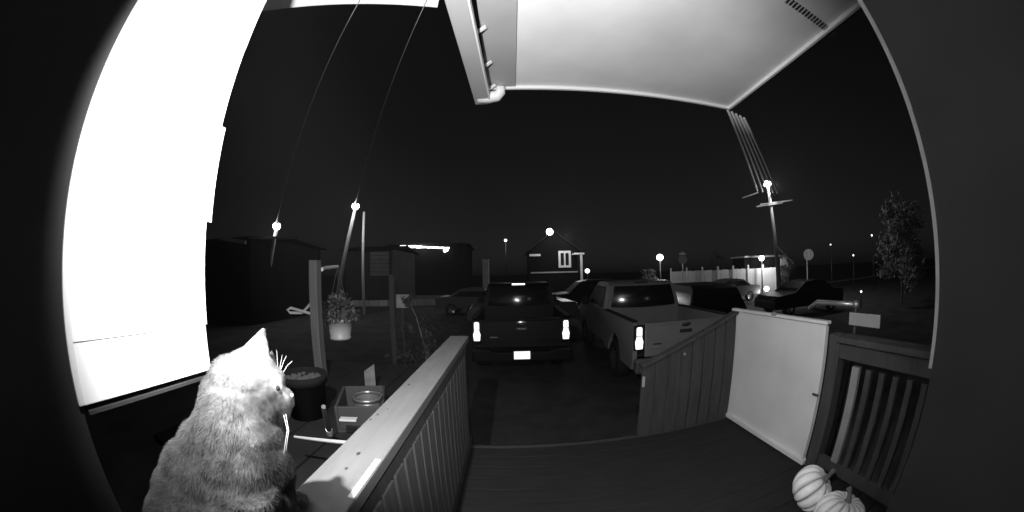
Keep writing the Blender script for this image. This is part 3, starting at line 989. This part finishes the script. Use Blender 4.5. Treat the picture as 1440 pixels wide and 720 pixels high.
box('feed_horn', (-.22, -.42, zz), (.1, .1, .14), conc_m, dk, .01)

# white fence at the right, boards picked out one by one
wf = thing('board_fence', 'pale board fence lit by the yard lamp beyond the trucks', 'fence', (0, 0, 0))
f0, f1 = P(943, 392, y=24), P(1092, 398, y=20)
f0.z = f1.z = 0
fdir = (f1 - f0)
zt = 1.95 * 0 + P(1000, 380, y=22.5).z
nb = 46
ang = math.atan2(fdir.y, fdir.x)
bmesh_data = None
for i in range(nb):
    c = f0.lerp(f1, (i + .5) / nb)
    hh = zt + random.uniform(-.02, .02)
    if bmesh_data is None:
        o = box('board', (0, 0, .5), (fdir.length / nb - .012, .025, 1.0), mat('fence_paint', .5, .7, .2, 2), wf)
        bmesh_data = o.data
    else:
        o = bpy.data.objects.new('board', bmesh_data)
        COL.objects.link(o)
        o.parent = wf
    o.location = (c.x, c.y, 0)
    o.scale = (1, 1, hh)
    o.rotation_euler = (0, 0, ang)
for i in range(8):
    c = f0.lerp(f1, i / 7)
    box('post', (c.x, c.y - .09, (zt + .28) / 2), (.13, .13, zt + .28), mat('fence_paint', .5), wf, rz=ang)
sn = thing('road_sign', 'round sign on a post with a small plate above, behind the pale fence', 'road sign', (P(960, 366, y=19).x, 19, 0))
zz = P(960, 365, y=19).z
MB().tube([(0, 0, 0), (0, 0, zz + .5)], .03, 8).build('post', galv_m, sn)
MB().lathe([(.0001, -.02), (.3, -.02), (.3, .0), (.0001, .0)], 8, axis='Y').build('sign_plate', mat('sign_back', .3, .5, .1, 3, metal=.2), sn).location = (0, -.04, zz)
sn.rotation_euler = (0, 0, R(-25))
box('name_plate', (0, 0, P(960, 357, y=19).z), (.42, .02, .12), white, sn)

lw = thing('low_wall', 'long low pale kerb wall across the street left of the trucks', 'wall', (0, 0, 0))
a, b = P(492, 392, y=21), P(652, 400, y=23.5)
for i in range(12):
    p, q2 = a.lerp(b, i / 12), a.lerp(b, (i + .96) / 12)
    zt_ = .42
    MB().bar((p.x, p.y, zt_ / 2), (q2.x, q2.y, zt_ / 2), .25, zt_).build('block', white if i < 4 else conc_m, lw, .02)
bn = thing('bin_cabinet', 'grey upright street cabinet in front of the dark store', 'cabinet', (P(683, 372, y=26).x, 26, 0))
c0, c1 = P(679, 366, y=26), P(688, 380, y=26)
box('case', (0, 0, c0.z / 2), (c1.x - c0.x, .4, c0.z), conc_m, bn, .02)
box('cap', (0, 0, c0.z + .03), (c1.x - c0.x + .06, .46, .06), galv_m, bn, .01)


# ------------------------------------------------------------------ trees and shrubs
def leafy(name, label, cat, loc, h, spread, n, leaf, m, trunk_h, group=None, clumps=26):
    t = thing(name, label, cat, loc, 0, group)
    tr = MB()
    tr.tube([(0, 0, 0), (.03, 0, trunk_h * .5), (0, .02, trunk_h), (.05, 0, h * .75)], [.05 * h / 3, .04 * h / 3, .03 * h / 3, .008], 8)
    cl = []
    for k in range(clumps):
        ph = random.uniform(0, 6.28)
        zz = trunk_h * .7 + (h - trunk_h * .7) * random.random()
        rr_ = spread * math.sqrt(random.random()) * (1 - .55 * (zz - trunk_h * .7) / (h - trunk_h * .7))
        cc = Vector((rr_ * math.cos(ph), rr_ * math.sin(ph), zz))
        cl.append((cc, random.uniform(.14, .3) * spread))
        if k < 12:
            tr.tube([(0, 0, max(.1, zz * .65)), cc * .5 + Vector((0, 0, zz * .38)), cc], [.02 * h / 3, .012 * h / 3, .004], 5)
    tr.build('trunk', bark_m, t)
    lv = MB()
    for i in range(n):
        cc, r_ = random.choice(cl)
        u = Vector((random.gauss(0, 1), random.gauss(0, 1), random.gauss(0, 1)))
        p = cc + u * r_ * .5
        d1_ = Vector((random.gauss(0, 1), random.gauss(0, 1), random.gauss(0, 1))).normalized()
        w_ = d1_.orthogonal().normalized()
        L = leaf * random.uniform(.6, 1.3)
        lv.add([p - d1_ * L, p + w_ * L * .5, p + d1_ * L, p - w_ * L * .5], [(0, 1, 2, 3)])
    lv.build('crown', m, t)
    return t


def spruce(loc, h, label):
    t = thing('spruce_tree', label, 'tree', loc, 0, 'dark spruces behind the street')
    MB().tube([(0, 0, 0), (0, 0, h * .5), (0, 0, h)], [.02 * h, .012 * h, .003 * h], 8).build('trunk', bark_m, t)
    lv = MB()
    for i in range(900):
        tt = random.random() ** .8
        z = h * (.1 + .9 * tt)
        rmax = .2 * h * (1 - tt) * random.uniform(.55, 1.1) + .1
        ph = random.uniform(0, 6.28)
        dv = Vector((math.cos(ph), math.sin(ph), -.35))
        p0 = Vector((0, 0, z)) + dv * rmax * random.uniform(.1, .5)
        p1 = Vector((0, 0, z)) + dv * rmax
        w_ = Vector((-math.sin(ph), math.cos(ph), 0)) * rmax * .18
        lv.add([p0, p1 * .6 + p0 * .4 + w_, p1, p1 * .6 + p0 * .4 - w_], [(0, 1, 2, 3)])
    lv.build('crown', spruce_m, t)
    return t


c = P(1268, 372, y=7.5)
leafy('birch_tree', 'dim frosted small tree at the far right side of the yard', 'tree', (c.x, c.y, 0), P(1265, 290, y=7.5).z, 1.9, 4200, .12, mat('frosted_leaf', .22, .7, .4, 3), 1.6)  # leaf tone lightened in place of light falling on the tree
c = P(915, 385, y=21)
leafy('shrub', 'round leafy shrub beneath the yard lamp left of the pale fence', 'shrub', (c.x, c.y, 0), 2.3, 1.1, 1200, .09, mat('dim_leaf', .03, .6, .5, 3), .3)
c = P(1150, 372, y=16)
leafy('shrub', 'dark shrub behind the satellite dish', 'shrub', (c.x + .6, c.y + 4.0, 0), 2.9, 1.2, 1200, .09, mat('dim_leaf', .03), .3)
c = P(1008, 372, y=27)
leafy('shrub', 'leafless looking shrub rising behind the middle of the pale fence', 'shrub', (c.x, c.y, 0), 4.0, 1.0, 700, .09, foliage_m, .5)
c = P(596, 445, y=4.2)
leafy('shrub', 'dim low shrub at the far end of the long railing', 'shrub', (c.x, c.y, 0), c.z + .25, .5, 900, .04, mat('dim_leaf', .03, .6, .5, 3), .1)
# ------------------------------------------------------------------ the cat
D0 = .50
def C(px, py, off=0):
    return P(px, py, d=D0 + off)
def pr_m(px, off=0):
    return (D0 + off) * R(px / KPX)


seat = Vector((-.40, .33, CAP))
cat = thing('cat', 'fluffy pale cat sitting on the railing looking out over the yard', 'cat', seat)
blobs = [
    # px, py, depth offset, radius px, squash
    (352, 534, .0, 41), (330, 541, .005, 39), (318, 560, .01, 37), (366, 552, .0, 37), (376, 537, .0, 25), (384, 533, -.004, 18), (366, 522, .0, 24),
    (384, 566, -.004, 26), (394, 563, -.006, 19), (402, 558, -.006, 12), (404, 566, -.006, 10.5), (394, 578, -.006, 15), (386, 584, -.004, 15),
    (360, 578, -.015, 32), (355, 585, .02, 34),
    (332, 590, .01, 55), (336, 620, .01, 66), (344, 655, .01, 66), (348, 690, .015, 62), (350, 725, .02, 60), (352, 760, .02, 62),
    (300, 640, .03, 50), (285, 675, .045, 56), (276, 705, .055, 57), (278, 745, .06, 66), (308, 795, .06, 84), (340, 800, .05, 85),
    (285, 800, .07, 62),
]
mb = MB()
for px, py, off, r in blobs:
    rr_ = pr_m(r, off)
    mb.ball(C(px, py, off), rr_, 20)
# joining capsules down to the rail: front legs, hind feet, tail
vF = Vector((.66, .75, 0))       # the way the cat faces
vS = Vector((.75, -.66, 0))      # towards the viewer's side
ch = C(355, 720, .01)
for s in (-1, 1):
    a = ch + vS * s * .03 + vF * .01
    f = Vector((a.x + vF.x * .015, a.y + vF.y * .015, CAP + .012))
    mb.tube([a + Vector((0, 0, .05)), (a + f) / 2, f + Vector((0, 0, .012))], [.034, .024, .018], 12)
    mb.ball(f + vF * .014, (.021, .025, .014), 12)
    hsp = seat + vS * s * .055 - vF * .0 + Vector((0, 0, .05))
    mb.ball(hsp, (.06, .06, .06), 14)
    mb.ball(seat + vS * s * .05 + vF * .06 + Vector((0, 0, .015)), (.025, .03, .016), 12)
tl = [seat - vF * .08 + Vector((0, 0, .05)), seat - vF * .14 + vS * -.03 + Vector((-.02, 0, .03)), seat - vF * .16 + Vector((-.045, .03, -.03)), seat - vF * .15 + Vector((-.06, .05, -.12)), seat - vF * .15 + Vector((-.06, .07, -.2))]
mb.tube(tl, [.03, .028, .026, .024, .015], 12)
# ears
def ear(base0, base1, tip, thick, depth):
    b0, b1, t = base0, base1, tip
    mid = (b0 + b1) / 2
    view = mid - Vector((0, 0, CAMZ))
    view.normalize()
    pts = []
    n = 7
    for i in range(n + 1):
        t_ = i / n
        c = mid.lerp(t, t_)
        w = (b1 - b0) * (1 - t_) ** .85 * .5
        th = view * (depth * (1 - t_ * .7))
        pts.append([c - w, c + th, c + w, c - th * .8])
    for i in range(n):
        for k in range(4):
            k2 = (k + 1) % 4
            mb.add([pts[i][k], pts[i][k2], pts[i + 1][k2], pts[i + 1][k]], [(0, 1, 2, 3)])
    mb.add(pts[0], [(3, 2, 1, 0)])
    mb.add(pts[-1], [(0, 1, 2, 3)])


def earball(base0, base1, tip, depth):
    mid = (base0 + base1) / 2
    for i in range(16):
        t_ = i / 15
        c = mid.lerp(tip, t_)
        hw_ = (base1 - base0).length * .5 * (1 - t_ ** 1.25) + .0045
        X = (base1 - base0).normalized()
        V_ = (mid - Vector((0, 0, CAMZ))).normalized()
        U = X.cross(V_)
        Mx = Matrix((X, V_, U)).transposed()
        mb.ball(c, (hw_, depth * (1 - .6 * t_), .008), 12, Mx)


earball(C(336, 500, -.005), C(377, 509, -.005), C(370, 467, -.005), .012)
earball(C(368, 514, .02), C(390, 522, .02), C(381, 500, .025), .010)
me = bpy.data.meshes.new('tmp')
me.from_pydata(mb.v, [], mb.f)
tmp = bpy.data.objects.new('tmp', me)
COL.objects.link(tmp)
rm = tmp.modifiers.new('r', 'REMESH')
rm.mode = 'VOXEL'
rm.voxel_size = .0026
sm = tmp.modifiers.new('s', 'SMOOTH')
sm.factor = .5
sm.iterations = 7
dg = bpy.context.evaluated_depsgraph_get()
dg.update()
bme = bpy.data.meshes.new_from_object(tmp.evaluated_get(dg))
bpy.data.objects.remove(tmp)
bme.name = 'body'


# lighter and darker fur patches (object space noise + soft regions by place on the animal)
def fur_mat():
    M = bpy.data.materials.new('cat_fur')
    M.use_nodes = True
    t = M.node_tree
    b = t.nodes['Principled BSDF']
    b.inputs['Roughness'].default_value = .85
    b.inputs['Specular IOR Level'].default_value = .2
    at = t.nodes.new('ShaderNodeAttribute')
    at.attribute_name = 'fur_tone'
    t.links.new(at.outputs['Fac'], b.inputs['Base Color'])
    return M


rng = np.random.default_rng(3)
nv = len(bme.vertices)
co = np.empty(nv * 3)
bme.vertices.foreach_get('co', co)
co = co.reshape(-1, 3)
no = np.empty(nv * 3)
bme.vertices.foreach_get('normal', no)
no = no.reshape(-1, 3)


def patch(c, r, p):
    d2 = ((p - np.array(c)) ** 2).sum(1)
    return np.exp(-d2 / r ** 2)


def vnoise(p, s, seed):
    r_ = np.random.default_rng(seed)
    out = np.zeros(len(p))
    for k in range(14):
        dv = r_.normal(size=3)
        dv /= np.linalg.norm(dv)
        out += np.sin(p @ dv * s * r_.uniform(.6, 1.6) + r_.uniform(0, 6.28))
    return out / math.sqrt(14)


def surf(px, py):
    """point of the coat nearest to the lens along a direction measured from the photograph"""
    v = np.array(ray(px, py))
    q_ = co - np.array((0, 0, CAMZ))
    al = q_ @ v
    off = np.linalg.norm(q_ - al[:, None] * v, axis=1)
    near = np.where(off < .006)[0]
    if len(near) == 0:
        return co[np.argmin(off)]
    return co[near[np.argmin(al[near])]]


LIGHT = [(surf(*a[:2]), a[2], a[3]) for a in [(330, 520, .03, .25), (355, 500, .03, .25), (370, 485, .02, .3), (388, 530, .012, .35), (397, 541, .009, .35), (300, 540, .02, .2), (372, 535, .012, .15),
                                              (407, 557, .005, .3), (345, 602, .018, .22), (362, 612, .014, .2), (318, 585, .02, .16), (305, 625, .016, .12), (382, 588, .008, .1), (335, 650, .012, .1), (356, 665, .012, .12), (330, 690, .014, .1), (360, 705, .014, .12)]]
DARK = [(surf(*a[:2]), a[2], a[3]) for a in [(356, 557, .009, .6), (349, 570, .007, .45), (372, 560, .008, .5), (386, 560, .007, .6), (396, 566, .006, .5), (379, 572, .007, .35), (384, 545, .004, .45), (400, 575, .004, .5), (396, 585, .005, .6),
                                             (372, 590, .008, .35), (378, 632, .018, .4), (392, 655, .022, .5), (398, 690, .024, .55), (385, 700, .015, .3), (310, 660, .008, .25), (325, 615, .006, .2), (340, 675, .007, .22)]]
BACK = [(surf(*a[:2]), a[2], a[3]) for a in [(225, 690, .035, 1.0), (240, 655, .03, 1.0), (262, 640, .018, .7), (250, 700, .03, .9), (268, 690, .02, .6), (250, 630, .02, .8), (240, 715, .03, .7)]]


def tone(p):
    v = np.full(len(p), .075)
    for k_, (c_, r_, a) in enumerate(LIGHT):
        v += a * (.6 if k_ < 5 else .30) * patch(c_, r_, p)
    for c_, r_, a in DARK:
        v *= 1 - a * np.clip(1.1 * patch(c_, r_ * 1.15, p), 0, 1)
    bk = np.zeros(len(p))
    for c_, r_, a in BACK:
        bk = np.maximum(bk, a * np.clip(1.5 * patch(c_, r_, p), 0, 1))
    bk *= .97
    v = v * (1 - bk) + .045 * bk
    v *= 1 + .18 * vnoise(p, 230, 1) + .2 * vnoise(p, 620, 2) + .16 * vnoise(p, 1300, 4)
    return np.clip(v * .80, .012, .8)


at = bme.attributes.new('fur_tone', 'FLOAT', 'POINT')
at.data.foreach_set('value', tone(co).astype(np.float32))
bme.materials.clear()
fm = fur_mat()
bme.materials.append(fm)
bme.shade_smooth()
body = bpy.data.objects.new('body', bme)
COL.objects.link(body)
body.parent = cat
body.location = -seat
# fur strands: thin tapered blades leaning down the coat
bme.calc_loop_triangles()
nt_ = len(bme.loop_triangles)
tri = np.empty(nt_ * 3, dtype=np.int32)
bme.loop_triangles.foreach_get('vertices', tri)
tri = tri.reshape(-1, 3)
pa_ = co[tri]
ar_ = np.linalg.norm(np.cross(pa_[:, 1] - pa_[:, 0], pa_[:, 2] - pa_[:, 0]), axis=1)
NS = 170000
ti = rng.choice(nt_, NS, p=ar_ / ar_.sum())
w1, w2 = rng.random(NS), rng.random(NS)
sw = w1 + w2 > 1
w1[sw], w2[sw] = 1 - w1[sw], 1 - w2[sw]
w0 = 1 - w1 - w2
pos = pa_[ti, 0] * w0[:, None] + pa_[ti, 1] * w1[:, None] + pa_[ti, 2] * w2[:, None]
nn = no[tri[ti, 0]] * w0[:, None] + no[tri[ti, 1]] * w1[:, None] + no[tri[ti, 2]] * w2[:, None]
nn /= np.linalg.norm(nn, axis=1)[:, None] + 1e-9
vFn = np.array(vF)
flow = np.array([0, 0, -1.0])[None] - .45 * vFn[None] + .35 * rng.normal(size=(NS, 3))
flow -= nn * (flow * nn).sum(1)[:, None]
flow /= np.linalg.norm(flow, axis=1)[:, None] + 1e-9
hd = np.array(C(378, 545))
dist = np.linalg.norm(pos - hd, axis=1)
L = np.interp(dist, [0, .045, .075, .12], [.0015, .0022, .005, .008]) * rng.uniform(.6, 1.3, NS)
tip_d = np.linalg.norm(pos - np.array(C(368, 478)), axis=1)
L *= np.interp(tip_d, [.012, .03], [.45, 1])
tipd = nn * .38 + flow * .95
side = np.cross(nn, flow)
side += .5 * rng.normal(size=(NS, 3)) * .5
side /= np.linalg.norm(side, axis=1)[:, None] + 1e-9
wd = np.interp(dist, [0, .06, .12], [.00025, .00035, .00042])[:, None]
V = np.empty((NS, 3, 3))
V[:, 0] = pos - side * wd - nn * .001
V[:, 1] = pos + side * wd - nn * .001
V[:, 2] = pos + tipd * L[:, None]
fme = bpy.data.meshes.new('fur')
fme.vertices.add(NS * 3)
fme.vertices.foreach_set('co', V.reshape(-1))
fme.loops.add(NS * 3)
fme.loops.foreach_set('vertex_index', np.arange(NS * 3, dtype=np.int32))
fme.polygons.add(NS)
fme.polygons.foreach_set('loop_start', np.arange(0, NS * 3, 3, dtype=np.int32))
fme.update(calc_edges=True)
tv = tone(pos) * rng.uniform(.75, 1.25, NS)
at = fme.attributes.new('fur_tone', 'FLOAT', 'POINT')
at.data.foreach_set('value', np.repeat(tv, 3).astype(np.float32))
fme.materials.append(fm)
fur = bpy.data.objects.new('fur', fme)
COL.objects.link(fur)
fur.parent = cat
fur.location = -seat
fur['kind'] = 'stuff'
# eye, nose, whiskers
ey = C(390, 546, -.028)
MB().ball(ey - seat, .0042, 14).build('eye', mat('cat_eye', .02, .08, .0, 5, spec=.8), cat, smooth=True)
MB().ball(C(409, 556, -.012) - seat, (.0045, .0045, .0035), 12).build('nose', mat('cat_nose', .3, .45, .1, 40), cat, smooth=True)
wm = mat('whisker', .4, .4, 0, 5)
for pts in [[(399, 583), (404, 605), (398, 646)], [(402, 582), (406, 606), (402, 634)]]:
    q3 = [C(x, y_, -.03) - seat for x, y_ in pts]
    MB().tube(q3, [.0005, .0005, .00015], 5).build('whisker', wm, cat)
for pts in [[(391, 520), (390, 506), (389, 492)], [(394, 522), (399, 508), (403, 500)], [(397, 526), (404, 514), (411, 508)], [(393, 522), (395, 509), (397, 499)]]:
    q3 = [C(x, y_, .01) - seat for x, y_ in pts]
    MB().tube(q3, [.00038, .00035, .00015], 5).build('brow_whisker', wm, cat)
print('verts', nv)

# ------------------------------------------------------------------ thin fog added to lift the dark tones of the whole place
hz = MB().box((0, 60, 8.5), (240, 134, 19))
HM = bpy.data.materials.new('fog')
HM.use_nodes = True
t = HM.node_tree
t.nodes.remove(t.nodes['Principled BSDF'])
pv = t.nodes.new('ShaderNodeVolumePrincipled')
pv.inputs['Color'].default_value = (.9, .9, .9, 1)
pv.inputs['Density'].default_value = .0008
pv.inputs['Anisotropy'].default_value = .3
t.links.new(pv.outputs[0], t.nodes['Material Output'].inputs['Volume'])
hazeo = hz.build('haze', HM)
hazeo['kind'] = 'stuff'
